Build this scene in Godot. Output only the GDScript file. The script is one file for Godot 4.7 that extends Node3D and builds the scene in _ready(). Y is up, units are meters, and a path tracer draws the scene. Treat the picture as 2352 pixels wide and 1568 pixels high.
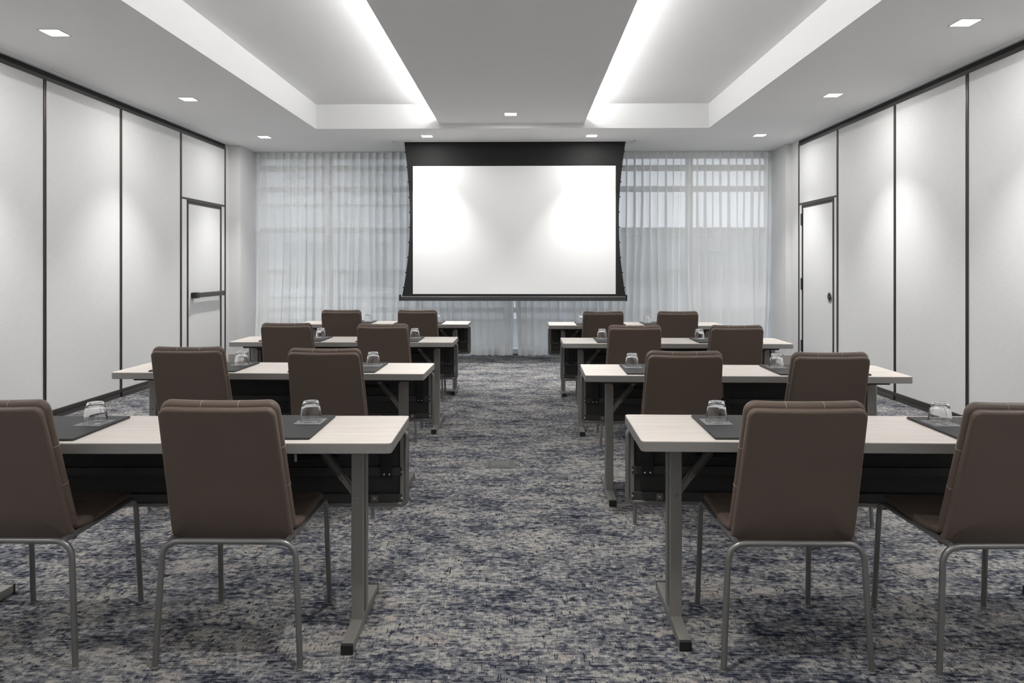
extends Node3D
# A hotel meeting room set classroom style. Units are metres, y up; the room runs away from the camera along -z.

const CEIL := 3.07          # soffit height
const PANEL_Y := 3.128      # underside of the dropped centre panel
const COFFER_Y := 3.375     # top of the ceiling recess
const WALL_L := -4.17
const WALL_R := 3.765
const Z_FAR := -10.93       # window plane
const Z_NEAR := 2.6         # wall behind the camera
const COF_L := -2.58
const COF_R := 2.31
const COF_FAR := -8.88
const COF_NEAR := 1.2
const PAN_L := -1.04
const PAN_R := 0.765
const MID_X := -0.14
const TOP_Y := 0.743

var taken := {}
var M := {}

# ------------------------------------------------------------------ mesh building
class Shape:
	var v := PackedVector3Array()
	var n := PackedVector3Array()
	var uv := PackedVector2Array()
	var uv_scale := Vector2.ZERO     # when set, uv comes from x and z

	func tri(a: Vector3, b: Vector3, c: Vector3, na: Vector3, nb: Vector3, nc: Vector3) -> void:
		var cr := (b - a).cross(c - a)
		if cr.length_squared() < 1e-18:
			return
		var cw := cr.dot(na + nb + nc) < 0.0
		v.append(a); n.append(na)
		if cw:
			v.append(b); n.append(nb); v.append(c); n.append(nc)
		else:
			v.append(c); n.append(nc); v.append(b); n.append(nb)

	func flat(a: Vector3, b: Vector3, c: Vector3, nn: Vector3) -> void:
		tri(a, b, c, nn, nn, nn)

	func quad(a: Vector3, b: Vector3, c: Vector3, d: Vector3, nn: Vector3) -> void:
		flat(a, b, c, nn); flat(a, c, d, nn)

	# a box with chamfered edges, turned by basis t
	func box(centre: Vector3, size: Vector3, bevel := 0.0, t := Basis.IDENTITY) -> void:
		var h := size * 0.5
		var b := minf(bevel, minf(h.x, minf(h.y, h.z)) * 0.98)
		for axis in 3:
			var u := (axis + 1) % 3
			var w := (axis + 2) % 3
			for s in [-1.0, 1.0]:
				var nn := Vector3.ZERO
				nn[axis] = s
				var p := []
				for k in [[-1, -1], [1, -1], [1, 1], [-1, 1]]:
					var q := Vector3.ZERO
					q[axis] = s * h[axis]
					q[u] = k[0] * (h[u] - b)
					q[w] = k[1] * (h[w] - b)
					p.append(centre + t * q)
				quad(p[0], p[1], p[2], p[3], t * nn)
		if b <= 0.0:
			return
		for axis in 3:
			var u := (axis + 1) % 3
			var w := (axis + 2) % 3
			for su in [-1.0, 1.0]:
				for sw in [-1.0, 1.0]:
					var p := []
					for k in [[0, -1], [0, 1], [1, 1], [1, -1]]:
						var q := Vector3.ZERO
						q[axis] = k[1] * (h[axis] - b)
						q[u] = su * (h[u] - (b if k[0] == 1 else 0.0))
						q[w] = sw * (h[w] - (b if k[0] == 0 else 0.0))
						p.append(centre + t * q)
					var nn := Vector3.ZERO
					nn[u] = su
					nn[w] = sw
					quad(p[0], p[1], p[2], p[3], t * nn.normalized())
		for sx in [-1.0, 1.0]:
			for sy in [-1.0, 1.0]:
				for sz in [-1.0, 1.0]:
					var s := Vector3(sx, sy, sz)
					var p := []
					for k in 3:
						var q := h - Vector3.ONE * b
						q[k] = h[k]
						p.append(centre + t * (q * s))
					flat(p[0], p[1], p[2], t * s.normalized())

	# skin over rings of equal length, smooth; a repeated ring makes a crease
	func loft(rings: Array, closed := true, joined := false) -> void:
		var rows := rings.size()
		var cols: int = rings[0].size()
		var acc := []
		for r in rows:
			var z := PackedVector3Array()
			z.resize(cols)
			acc.append(z)
		var rr := rows if joined else rows - 1
		var cc := cols if closed else cols - 1
		var vol := 0.0
		for r in rr:
			var r2 := (r + 1) % rows
			for c in cc:
				var c2 := (c + 1) % cols
				var a: Vector3 = rings[r][c]
				var b: Vector3 = rings[r][c2]
				var d: Vector3 = rings[r2][c2]
				var e: Vector3 = rings[r2][c]
				var f := (b - a).cross(d - a) + (d - a).cross(e - a)
				vol += a.dot((b - a).cross(d - a)) + a.dot((d - a).cross(e - a))
				acc[r][c] += f
				acc[r][c2] += f
				acc[r2][c] += f
				acc[r2][c2] += f
		var sg := 1.0 if vol >= 0.0 else -1.0
		# rings that shrink to a point share one normal
		for r in rows:
			if rings[r][0].distance_squared_to(rings[r][cols / 2]) < 1e-14 and rings[r][0].distance_squared_to(rings[r][cols / 4]) < 1e-14:
				var sum := Vector3.ZERO
				for c in cols:
					sum += acc[r][c]
				for c in cols:
					acc[r][c] = sum
		for r in rr:
			var r2 := (r + 1) % rows
			for c in cc:
				var c2 := (c + 1) % cols
				var na: Vector3 = acc[r][c].normalized() * sg
				var nb: Vector3 = acc[r][c2].normalized() * sg
				var nd: Vector3 = acc[r2][c2].normalized() * sg
				var ne: Vector3 = acc[r2][c].normalized() * sg
				tri(rings[r][c], rings[r][c2], rings[r2][c2], na, nb, nd)
				tri(rings[r][c], rings[r2][c2], rings[r2][c], na, nd, ne)

	func tube(path: Array, r: float, seg := 12, ends := true, joined := false) -> void:
		var rings := []
		var k := path.size()
		var up := Vector3.ZERO
		for i in k:
			var a: Vector3 = path[(i - 1 + k) % k] if (joined or i > 0) else path[i]
			var b: Vector3 = path[(i + 1) % k] if (joined or i < k - 1) else path[i]
			var d := (b - a).normalized()
			if up == Vector3.ZERO:
				up = Vector3.UP if absf(d.y) < 0.9 else Vector3.RIGHT
			var x := d.cross(up).normalized()
			up = x.cross(d).normalized()
			var ring := PackedVector3Array()
			for s in seg:
				var t := TAU * s / seg
				ring.append(path[i] + (x * cos(t) + up * sin(t)) * r)
			rings.append(ring)
		if ends and not joined:
			var first := PackedVector3Array()
			var last := PackedVector3Array()
			for s in seg:
				first.append(path[0])
				last.append(path[k - 1])
			rings.insert(0, rings[0])
			rings.insert(0, first)
			rings.append(rings[rings.size() - 1])
			rings.append(last)
		loft(rings, true, joined)

	# profile of (radius, height) points turned about the y axis
	func lathe(profile: Array, seg := 32, at := Vector3.ZERO, t := Basis.IDENTITY) -> void:
		var rings := []
		for p in profile:
			var ring := PackedVector3Array()
			for s in seg:
				var a := TAU * s / seg
				ring.append(at + t * Vector3(cos(a) * p[0], p[1], sin(a) * p[0]))
			rings.append(ring)
		loft(rings)

	# flat outline in x,z pushed up from y0 to y1, with a chamfer c on both rims
	func prism(poly: PackedVector2Array, y0: float, y1: float, c := 0.0, at := Transform3D.IDENTITY) -> void:
		var mid := Vector2.ZERO
		for p in poly:
			mid += p / poly.size()
		var inner := poly
		if c > 0.0:
			var o := Geometry2D.offset_polygon(poly, -c, Geometry2D.JOIN_MITER)
			if o.size() == 1 and o[0].size() == poly.size():
				inner = PackedVector2Array()
				for p in poly:
					var best: Vector2 = o[0][0]
					for q in o[0]:
						if q.distance_squared_to(p) < best.distance_squared_to(p):
							best = q
					inner.append(best)
		var ix := Geometry2D.triangulate_polygon(inner)
		var up := at.basis * Vector3.UP
		for i in range(0, ix.size(), 3):
			var a := inner[ix[i]]
			var b := inner[ix[i + 1]]
			var d := inner[ix[i + 2]]
			flat(at * Vector3(a.x, y1, a.y), at * Vector3(b.x, y1, b.y), at * Vector3(d.x, y1, d.y), up)
			flat(at * Vector3(a.x, y0, a.y), at * Vector3(b.x, y0, b.y), at * Vector3(d.x, y0, d.y), -up)
		var k := poly.size()
		var nn := PackedVector2Array()
		for i in k:
			var e1 := (poly[i] - poly[(i - 1 + k) % k]).normalized()
			var e2 := (poly[(i + 1) % k] - poly[i]).normalized()
			var m := (Vector2(e1.y, -e1.x) + Vector2(e2.y, -e2.x))
			if m.dot(poly[i] - mid) < 0:
				m = -m
			nn.append(m.normalized())
		for i in k:
			var j := (i + 1) % k
			var hard := nn[i].dot(nn[j]) < 0.86
			var ni := nn[i]
			var nj := nn[j]
			if hard:
				var e := (poly[j] - poly[i]).normalized()
				ni = Vector2(e.y, -e.x)
				if ni.dot((poly[i] + poly[j]) * 0.5 - mid) < 0:
					ni = -ni
				nj = ni
			var n1 := at.basis * Vector3(ni.x, 0, ni.y)
			var n2 := at.basis * Vector3(nj.x, 0, nj.y)
			var a0 := at * Vector3(poly[i].x, y0 + c, poly[i].y)
			var a1 := at * Vector3(poly[i].x, y1 - c, poly[i].y)
			var b0 := at * Vector3(poly[j].x, y0 + c, poly[j].y)
			var b1 := at * Vector3(poly[j].x, y1 - c, poly[j].y)
			tri(a0, b0, b1, n1, n2, n2)
			tri(a0, b1, a1, n1, n2, n1)
			if c > 0.0:
				var at1 := at * Vector3(inner[i].x, y1, inner[i].y)
				var bt1 := at * Vector3(inner[j].x, y1, inner[j].y)
				var at0 := at * Vector3(inner[i].x, y0, inner[i].y)
				var bt0 := at * Vector3(inner[j].x, y0, inner[j].y)
				quad(a1, b1, bt1, at1, (n1 + n2 + up * 2.0).normalized())
				quad(a0, b0, bt0, at0, (n1 + n2 - up * 2.0).normalized())

	func mesh(mat: Material) -> ArrayMesh:
		var arrays := []
		arrays.resize(Mesh.ARRAY_MAX)
		arrays[Mesh.ARRAY_VERTEX] = v
		arrays[Mesh.ARRAY_NORMAL] = n
		if uv_scale != Vector2.ZERO:
			var u := PackedVector2Array()
			for p in v:
				u.append(Vector2(p.x * uv_scale.x, p.z * uv_scale.y))
			arrays[Mesh.ARRAY_TEX_UV] = u
			arrays[Mesh.ARRAY_TEX_UV2] = u
		elif uv.size() == v.size():
			arrays[Mesh.ARRAY_TEX_UV] = uv
		var m := ArrayMesh.new()
		m.add_surface_from_arrays(Mesh.PRIMITIVE_TRIANGLES, arrays)
		m.surface_set_material(0, mat)
		return m


func shape() -> Shape:
	return Shape.new()


func one_box(centre: Vector3, size: Vector3, bevel := 0.0) -> Shape:
	var s := Shape.new()
	s.box(centre, size, bevel)
	return s


# box by its extents
func ext(x0: float, x1: float, y0: float, y1: float, z0: float, z1: float, bevel := 0.0) -> Shape:
	return one_box(Vector3((x0 + x1) / 2, (y0 + y1) / 2, (z0 + z1) / 2), Vector3(absf(x1 - x0), absf(y1 - y0), absf(z1 - z0)), bevel)


func rounded_rect(w: float, h: float, r: float, corner := 5, wseg := 1, hseg := 1) -> PackedVector2Array:
	var p := PackedVector2Array()
	var hw := w / 2
	var hh := h / 2
	var c := [[hw - r, hh - r, 0.0], [-hw + r, hh - r, PI / 2], [-hw + r, -hh + r, PI], [hw - r, -hh + r, PI * 1.5]]
	for i in 4:
		for k in corner + 1:
			var a: float = c[i][2] + PI / 2 * k / corner
			p.append(Vector2(c[i][0] + cos(a) * r, c[i][1] + sin(a) * r))
		var seg := wseg if i % 2 == 0 else hseg
		var j := (i + 1) % 4
		var from := p[p.size() - 1]
		var a2: float = c[j][2]
		var to := Vector2(c[j][0] + cos(a2) * r, c[j][1] + sin(a2) * r)
		for k in range(1, seg):
			p.append(from.lerp(to, float(k) / seg))
	return p


func numbered(called: String) -> String:
	taken[called] = taken.get(called, -1) + 1
	return called if taken[called] == 0 else "%s_%03d" % [called, taken[called]]


func obj(called: String, s: Shape, mat: Material, parent: Node = self) -> MeshInstance3D:
	var o := MeshInstance3D.new()
	o.name = numbered(called) if parent == self else called
	o.mesh = s.mesh(mat)
	parent.add_child(o, true)
	return o


func part_copy(called: String, mesh: Mesh, where: Transform3D, parent: Node) -> MeshInstance3D:
	var o := MeshInstance3D.new()
	o.name = called
	o.mesh = mesh
	o.transform = where
	parent.add_child(o, true)
	return o


func thing(called: String, label: String, category: String, at := Vector3.ZERO, turn := 0.0, group := "") -> Node3D:
	var o := Node3D.new()
	o.name = numbered(called)
	add_child(o)
	o.position = at
	o.rotation.y = turn
	tag(o, label, category, group)
	return o


func tag(o: Node, label: String, category: String, group := "") -> void:
	o.set_meta("label", label)
	o.set_meta("category", category)
	if group:
		o.set_meta("group", group)


func setting(called: String) -> Node3D:
	var o := Node3D.new()
	o.name = numbered(called)
	add_child(o)
	o.set_meta("kind", "structure")
	return o


func dup(root: Node3D, at: Vector3, turn: float, label: String) -> Node3D:
	var r: Node3D = root.duplicate()
	r.name = numbered(str(root.name))
	add_child(r)
	r.position = at
	r.rotation.y = turn
	r.set_meta("label", label)
	return r


# ------------------------------------------------------------------ materials
func mat(c: Color, rough := 0.8, metal := 0.0, spec := 0.5) -> StandardMaterial3D:
	var m := StandardMaterial3D.new()
	m.albedo_color = c
	m.roughness = rough
	m.metallic = metal
	m.metallic_specular = spec
	return m


func grey(v: int) -> Color:
	return Color8(v, v, v)


func noise_img(w: int, h: int, freq: float, rng: int, octaves := 3, gain := 0.5) -> Image:
	var f := FastNoiseLite.new()
	f.seed = rng
	f.noise_type = FastNoiseLite.TYPE_SIMPLEX_SMOOTH
	f.frequency = freq
	f.fractal_type = FastNoiseLite.FRACTAL_FBM
	f.fractal_octaves = octaves
	f.fractal_gain = gain
	var im := f.get_seamless_image(w, h, false, false, 0.12)
	im.convert(Image.FORMAT_L8)
	return im


# noise drawn out along one side
func streak(size: int, w: int, h: int, freq: float, rng: int, octaves := 3) -> PackedByteArray:
	var im := noise_img(w, h, freq, rng, octaves)
	im.resize(size, size, Image.INTERPOLATE_BILINEAR)
	return im.get_data()


func tex(im: Image) -> ImageTexture:
	return ImageTexture.create_from_image(im)


func smooth(a: float, b: float, x: float) -> float:
	var t := clampf((x - a) / (b - a), 0.0, 1.0)
	return t * t * (3.0 - 2.0 * t)


func carpet_image(size: int) -> Array:
	var drift := streak(size, size / 8, size / 4, 0.018, 11, 2)
	var patch := streak(size, size / 6, size / 3, 0.06, 13, 4)
	var patch2 := streak(size, size / 6, size / 3, 0.05, 29, 4)
	var rows := streak(size, size / 16, size, 0.26, 5, 2)
	var rows2 := streak(size, size / 36, size, 0.24, 17, 2)
	var cols := streak(size, size, size / 12, 0.17, 23, 2)
	var blot := streak(size, size / 3, size / 2, 0.05, 41, 3)
	var bits := streak(size, size * 2 / 3, size, 0.33, 77, 2)
	var warm := streak(size, size / 8, size / 8, 0.045, 91, 2)
	var crumb := streak(size, size / 2, size * 3 / 4, 0.075, 67, 5)
	var crumb2 := streak(size, size / 2, size * 3 / 4, 0.08, 83, 5)
	var out := PackedByteArray()
	out.resize(size * size * 3)
	var high := PackedByteArray()
	high.resize(size * size)
	var rng := RandomNumberGenerator.new()
	rng.seed = 7
	var speck := PackedFloat32Array()
	speck.resize(65537)
	for i in 65537:
		speck[i] = rng.randf() - 0.5
	var light := Vector3(160, 157, 151)
	var warmc := Vector3(160, 153, 146)
	var mid := Vector3(110, 111, 114)
	var blue := Vector3(90, 93, 103)
	var navy := Vector3(33, 36, 47)
	for i in size * size:
		var sp := speck[(i * 7 + (i >> 11) * 31) % 65537]
		var p := patch[i] / 255.0
		var q := patch2[i] / 255.0
		var r := rows[i] / 255.0 - 0.5
		var r2 := rows2[i] / 255.0 - 0.5
		var c := cols[i] / 255.0 - 0.5
		var b := blot[i] / 255.0
		var fine := bits[i] / 255.0 - 0.5
		var dr := drift[i] / 255.0 - 0.5
		var cr := crumb[i] / 255.0 - 0.5
		var cr2 := crumb2[i] / 255.0 - 0.5
		# ground: pale yarn against grey
		var a := clampf(((p - 0.5) * 0.5 + dr * 0.3 + cr * 0.75 + r * 0.4 + c * 0.35 + fine * 0.5 + sp * 0.12) / 0.14 + 0.5, 0.0, 1.0)
		var ground := mid.lerp(light.lerp(warmc, clampf((warm[i] - 135) / 50.0, 0.0, 1.0)), a)
		# blue-grey drifts
		var bl := clampf(((q - 0.5) * 0.5 + cr2 * 0.6 + r2 * 0.4 - c * 0.3 + fine * 0.4 - dr * 0.2 - 0.06) / 0.12 + 0.5, 0.0, 1.0)
		ground = ground.lerp(blue, bl * 0.7)
		# dark threads along the rows, thicker where the ground is dark
		var d := r2 * 0.55 + r * 0.5 + (0.5 - p) * 0.3 + (q - 0.5) * 0.3 + cr2 * 0.55 - cr * 0.2 + fine * 0.35 + sp * 0.08 - dr * 0.25
		var dk := clampf((d - 0.165) / 0.11 + 0.5, 0.0, 1.0)
		# short strokes across the rows, in clusters
		var e := c * 0.75 + (b - 0.5) * 0.5 + cr2 * 0.45 + fine * 0.35 + sp * 0.08 + r * 0.2
		dk = maxf(dk, clampf((e - 0.235) / 0.11 + 0.5, 0.0, 1.0))
		ground = ground.lerp(navy, dk * 0.88)
		var k := 1.0 + sp * 0.3
		out[i * 3] = clampi(int(ground.x * k), 0, 255)
		out[i * 3 + 1] = clampi(int(ground.y * k), 0, 255)
		out[i * 3 + 2] = clampi(int(ground.z * k), 0, 255)
		high[i] = clampi(int(128 + sp * 120 + fine * 120 - dk * 30), 0, 255)
	return [Image.create_from_data(size, size, false, Image.FORMAT_RGB8, out), Image.create_from_data(size, size, false, Image.FORMAT_L8, high)]


func wood_image(w: int, h: int) -> Image:
	var a := noise_img(w / 16, h, 0.035, 3, 4)
	a.resize(w, h, Image.INTERPOLATE_CUBIC)
	var b := noise_img(w / 32, h, 0.16, 8, 3)
	b.resize(w, h, Image.INTERPOLATE_CUBIC)
	var c := noise_img(w / 4, h, 0.3, 9, 2)
	c.resize(w, h, Image.INTERPOLATE_BILINEAR)
	var da := a.get_data()
	var db := b.get_data()
	var dc := c.get_data()
	var out := PackedByteArray()
	out.resize(w * h * 3)
	var pale := Vector3(230, 222, 214)
	var dark := Vector3(211, 201, 193)
	for i in w * h:
		var t := clampf(0.34 + (da[i] / 255.0 - 0.5) * 1.1 + (db[i] / 255.0 - 0.5) * 0.5 + (dc[i] / 255.0 - 0.5) * 0.25, 0.0, 1.0)
		var k := pale.lerp(dark, t)
		out[i * 3] = int(k.x)
		out[i * 3 + 1] = int(k.y)
		out[i * 3 + 2] = int(k.z)
	return Image.create_from_data(w, h, false, Image.FORMAT_RGB8, out)


# pale weave: tone between lo and 255, streaked along x
func weave_image(size: int, lo: int, rng: int, long_: int) -> Image:
	var a := noise_img(size / long_, size, 0.3, rng, 3)
	a.resize(size, size, Image.INTERPOLATE_BILINEAR)
	var b := noise_img(size, size / 4, 0.3, rng + 1, 2)
	b.resize(size, size, Image.INTERPOLATE_BILINEAR)
	var da := a.get_data()
	var db := b.get_data()
	var out := PackedByteArray()
	out.resize(size * size)
	for i in size * size:
		out[i] = clampi(int(lo + (255 - lo) * (0.5 + (da[i] / 255.0 - 0.5) * 1.0 + (db[i] / 255.0 - 0.5) * 0.4)), 0, 255)
	return Image.create_from_data(size, size, false, Image.FORMAT_L8, out)


func make_materials() -> void:
	var paint := mat(grey(240), 0.9)
	paint.resource_name = "ceiling_paint"
	M.paint = paint
	var grain := mat(grey(228), 0.92)
	var weave := weave_image(512, 241, 61, 20)
	grain.albedo_texture = tex(weave)
	grain.uv1_triplanar = true
	grain.uv1_world_triplanar = true
	grain.uv1_scale = Vector3(1.4, 1.4, 1.4)
	M.wall = grain
	M.plaster = mat(grey(218), 0.9)
	M.track = mat(Color8(62, 60, 59), 0.45, 0.0)
	M.seal = mat(Color8(76, 69, 65), 0.35, 0.6)
	M.rubber = mat(Color8(18, 18, 18), 0.7)
	M.base = mat(Color8(168, 158, 150), 0.6)
	var lam_img := tex(wood_image(1024, 512))
	for k in 3:
		var w := mat(Color.WHITE, 0.42)
		w.albedo_texture = lam_img
		w.uv1_offset = Vector3(0.31 * k, 0.27 * k, 0)
		M["laminate%d" % k] = w
	M.edge = mat(Color8(136, 133, 130), 0.5)
	M.brace = mat(Color8(86, 85, 83), 0.5, 0.2)
	M.steel = mat(Color8(136, 133, 129), 0.45, 0.4)
	M.alu = mat(Color8(138, 137, 135), 0.38, 0.75)
	M.under = mat(Color8(46, 46, 46), 0.6)
	M.black = mat(Color8(20, 20, 21), 0.5)
	M.modesty = mat(Color8(50, 49, 48), 0.65)
	M.rail = mat(Color8(72, 71, 70), 0.5, 0.3)
	M.screw = mat(Color8(205, 205, 205), 0.25, 0.9)
	var vinyl := mat(Color8(95, 81, 72), 0.44, 0.0, 0.45)
	vinyl.rim_enabled = true
	vinyl.rim = 0.35
	vinyl.rim_tint = 0.6
	var pore := weave_image(256, 120, 131, 2)
	vinyl.heightmap_enabled = true
	vinyl.heightmap_texture = tex(pore)
	vinyl.heightmap_scale = 0.02
	vinyl.uv1_triplanar = true
	vinyl.uv1_scale = Vector3(7, 7, 7)
	M.vinyl = vinyl
	M.thread = mat(Color8(190, 178, 165), 0.8)
	M.tube = mat(Color8(132, 131, 130), 0.32, 0.65)
	M.glide = mat(Color8(120, 120, 118), 0.6)
	var pad := mat(Color8(39, 39, 40), 0.6)
	pad.heightmap_enabled = true
	pad.heightmap_texture = tex(noise_img(256, 256, 0.2, 55, 2))
	pad.heightmap_scale = 0.02
	pad.uv1_triplanar = true
	pad.uv1_scale = Vector3(5, 5, 5)
	M.pad = pad
	M.pad_mark = mat(Color8(62, 62, 62), 0.6)
	M.coaster = mat(Color8(138, 138, 140), 0.75)
	M.print = mat(Color8(235, 235, 235), 0.8)
	var glass := mat(Color(1, 1, 1, 0.0), 0.0)
	glass.transparency = BaseMaterial3D.TRANSPARENCY_ALPHA
	glass.refraction_enabled = true
	glass.refraction_scale = 0.05
	M.glass = glass
	var pane := mat(Color(0.9, 0.95, 0.97, 0.08), 0.02)
	pane.transparency = BaseMaterial3D.TRANSPARENCY_ALPHA
	M.pane = pane
	var sheer := mat(Color(0.99, 0.99, 0.985, 0.82), 0.9, 0.0, 0.2)
	sheer.transparency = BaseMaterial3D.TRANSPARENCY_ALPHA
	sheer.backlight_enabled = true
	sheer.backlight = Color(0.5, 0.5, 0.5)
	sheer.cull_mode = BaseMaterial3D.CULL_DISABLED
	M.sheer = sheer
	var hem: StandardMaterial3D = sheer.duplicate()
	hem.albedo_color = Color(0.985, 0.985, 0.98, 0.92)
	M.hem = hem
	M.mullion = mat(Color8(205, 206, 207), 0.5)
	M.screen_black = mat(Color8(24, 24, 24), 0.85)
	M.screen_white = mat(Color8(244, 244, 244), 0.75)
	M.bar = mat(Color8(58, 58, 58), 0.5)
	M.white_trim = mat(grey(225), 0.6)
	M.pull = mat(Color8(185, 185, 185), 0.22, 0.95)
	M.bar_metal = mat(Color8(70, 68, 66), 0.42, 0.4)
	M.box_lid = mat(Color8(88, 89, 86), 0.6)
	M.box_slot = mat(Color8(48, 49, 48), 0.7)
	var lens := mat(Color.WHITE, 0.5)
	lens.emission_enabled = true
	lens.emission = Color(1.0, 0.99, 0.97)
	lens.emission_energy_multiplier = 4.5
	M.lens = lens
	var led := mat(Color.WHITE, 0.5)
	led.emission_enabled = true
	led.emission = Color(1.0, 0.99, 0.97)
	led.emission_energy_multiplier = 2.0
	M.led = led
	M.facade = mat(Color8(205, 206, 207), 0.9)
	M.facade_glass = mat(Color8(150, 156, 162), 0.2)
	M.paving = mat(Color8(120, 120, 118), 0.95)
	var ci := carpet_image(2048)
	var carpet := mat(Color.WHITE, 1.0, 0.0, 0.1)
	carpet.albedo_texture = tex(ci[0])
	carpet.heightmap_enabled = true
	carpet.heightmap_texture = tex(ci[1])
	carpet.heightmap_scale = 0.35
	M.carpet = carpet


# ------------------------------------------------------------------ the chair
# side profile of the upholstered back: s runs from under the seat, round the bend and up; t is towards the sitter
const BEND_R := 0.062
const LEAN := 0.285
func back_at(x: float, s: float, t: float) -> Vector3:
	var arc := BEND_R * (PI / 2 - LEAN)
	var cy := 0.417 + BEND_R
	var cz := -0.021 - BEND_R
	var y: float
	var z: float
	var nz: float
	var ny: float
	if s < arc:
		var a := -PI / 2 + s / BEND_R          # from straight down to pointing back
		ny = sin(a)
		nz = cos(a)
		y = cy + ny * BEND_R
		z = cz + nz * BEND_R
	else:
		var a := -LEAN
		ny = sin(a)
		nz = cos(a)
		y = cy + ny * BEND_R + cos(LEAN) * (s - arc)
		z = cz + nz * BEND_R + sin(LEAN) * (s - arc)
	# the back is a little hollow from side to side
	var hollow := 0.010 * (1.0 - pow(absf(x) / 0.2, 2.0)) * smooth(0.08, 0.3, s)
	return Vector3(x, y - ny * (t + hollow), z - nz * (t + hollow))


func seat_at(x: float, s: float, t: float) -> Vector3:
	# s runs forward from the back; waterfall at the front edge
	var y := 0.430 + t + 0.026 * s + 0.010 * smooth(0.0, 0.12, -s + 0.1)
	var fall := maxf(0.0, s - 0.29)
	y -= fall * fall * 1.6
	y -= 0.008 * (1.0 - pow(absf(x) / 0.22, 2.0)) * smooth(0.02, 0.1, s) * smooth(0.4, 0.3, s)
	return Vector3(x, y, -0.058 - s)


# a cushion with rounded rims: outline w x h, from depth t0 to t1
func cushion(where: Callable, w0: float, w1: float, s0: float, s1: float, r: float, t0: float, t1: float, rim: float, dip := 0.0) -> Shape:
	var h := s1 - s0
	var rings := []
	var steps := []
	for k in 5:
		var a := PI / 2 * k / 4.0
		steps.append([rim * (1.0 - sin(a)), t0 + rim * (1.0 - cos(a))])
	var upper := []
	for k in 5:
		var a := PI / 2 * k / 4.0
		upper.append([rim * (1.0 - cos(a)), t1 - rim * (1.0 - sin(a))])
	var list := []
	for f in [0.0, 0.35, 0.7]:
		list.append([f, steps[0][0], t0])
	for st in steps:
		list.append([1.0, st[0], st[1]])
	for st in upper:
		list.append([1.0, st[0], st[1]])
	for f in [0.7, 0.35, 0.0]:
		list.append([f, rim, t1])
	for l in list:
		var wl := 1.0
		var p := rounded_rect(wl * 0.4 - 2 * l[1], h - 2 * l[1], maxf(r - l[1], 0.004), 5, 10, 14)
		var ring := PackedVector3Array()
		for q in p:
			var qq: Vector2 = q * l[0]
			var s: float = s0 + h / 2 + qq.y
			var x: float = qq.x * lerpf(w0, w1, clampf((s - s0) / h, 0.0, 1.0)) / 0.4
			s -= dip * (1.0 - pow(minf(absf(x) / 0.17, 1.0), 2.0)) * smooth(s1 - 0.16, s1, s)
			ring.append(where.call(x, s, l[2]))
		rings.append(ring)
	var sh := shape()
	sh.loft(rings)
	return sh


func bend_path(points: Array, radius: float, seg := 6) -> Array:
	var out := [points[0]]
	for i in range(1, points.size() - 1):
		var a: Vector3 = points[i - 1]
		var b: Vector3 = points[i]
		var c: Vector3 = points[i + 1]
		var p := b + (a - b).normalized() * radius
		var q := b + (c - b).normalized() * radius
		for k in seg + 1:
			var t := float(k) / seg
			out.append(p.lerp(b, t).lerp(b.lerp(q, t), t))
	out.append(points[points.size() - 1])
	return out


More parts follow.
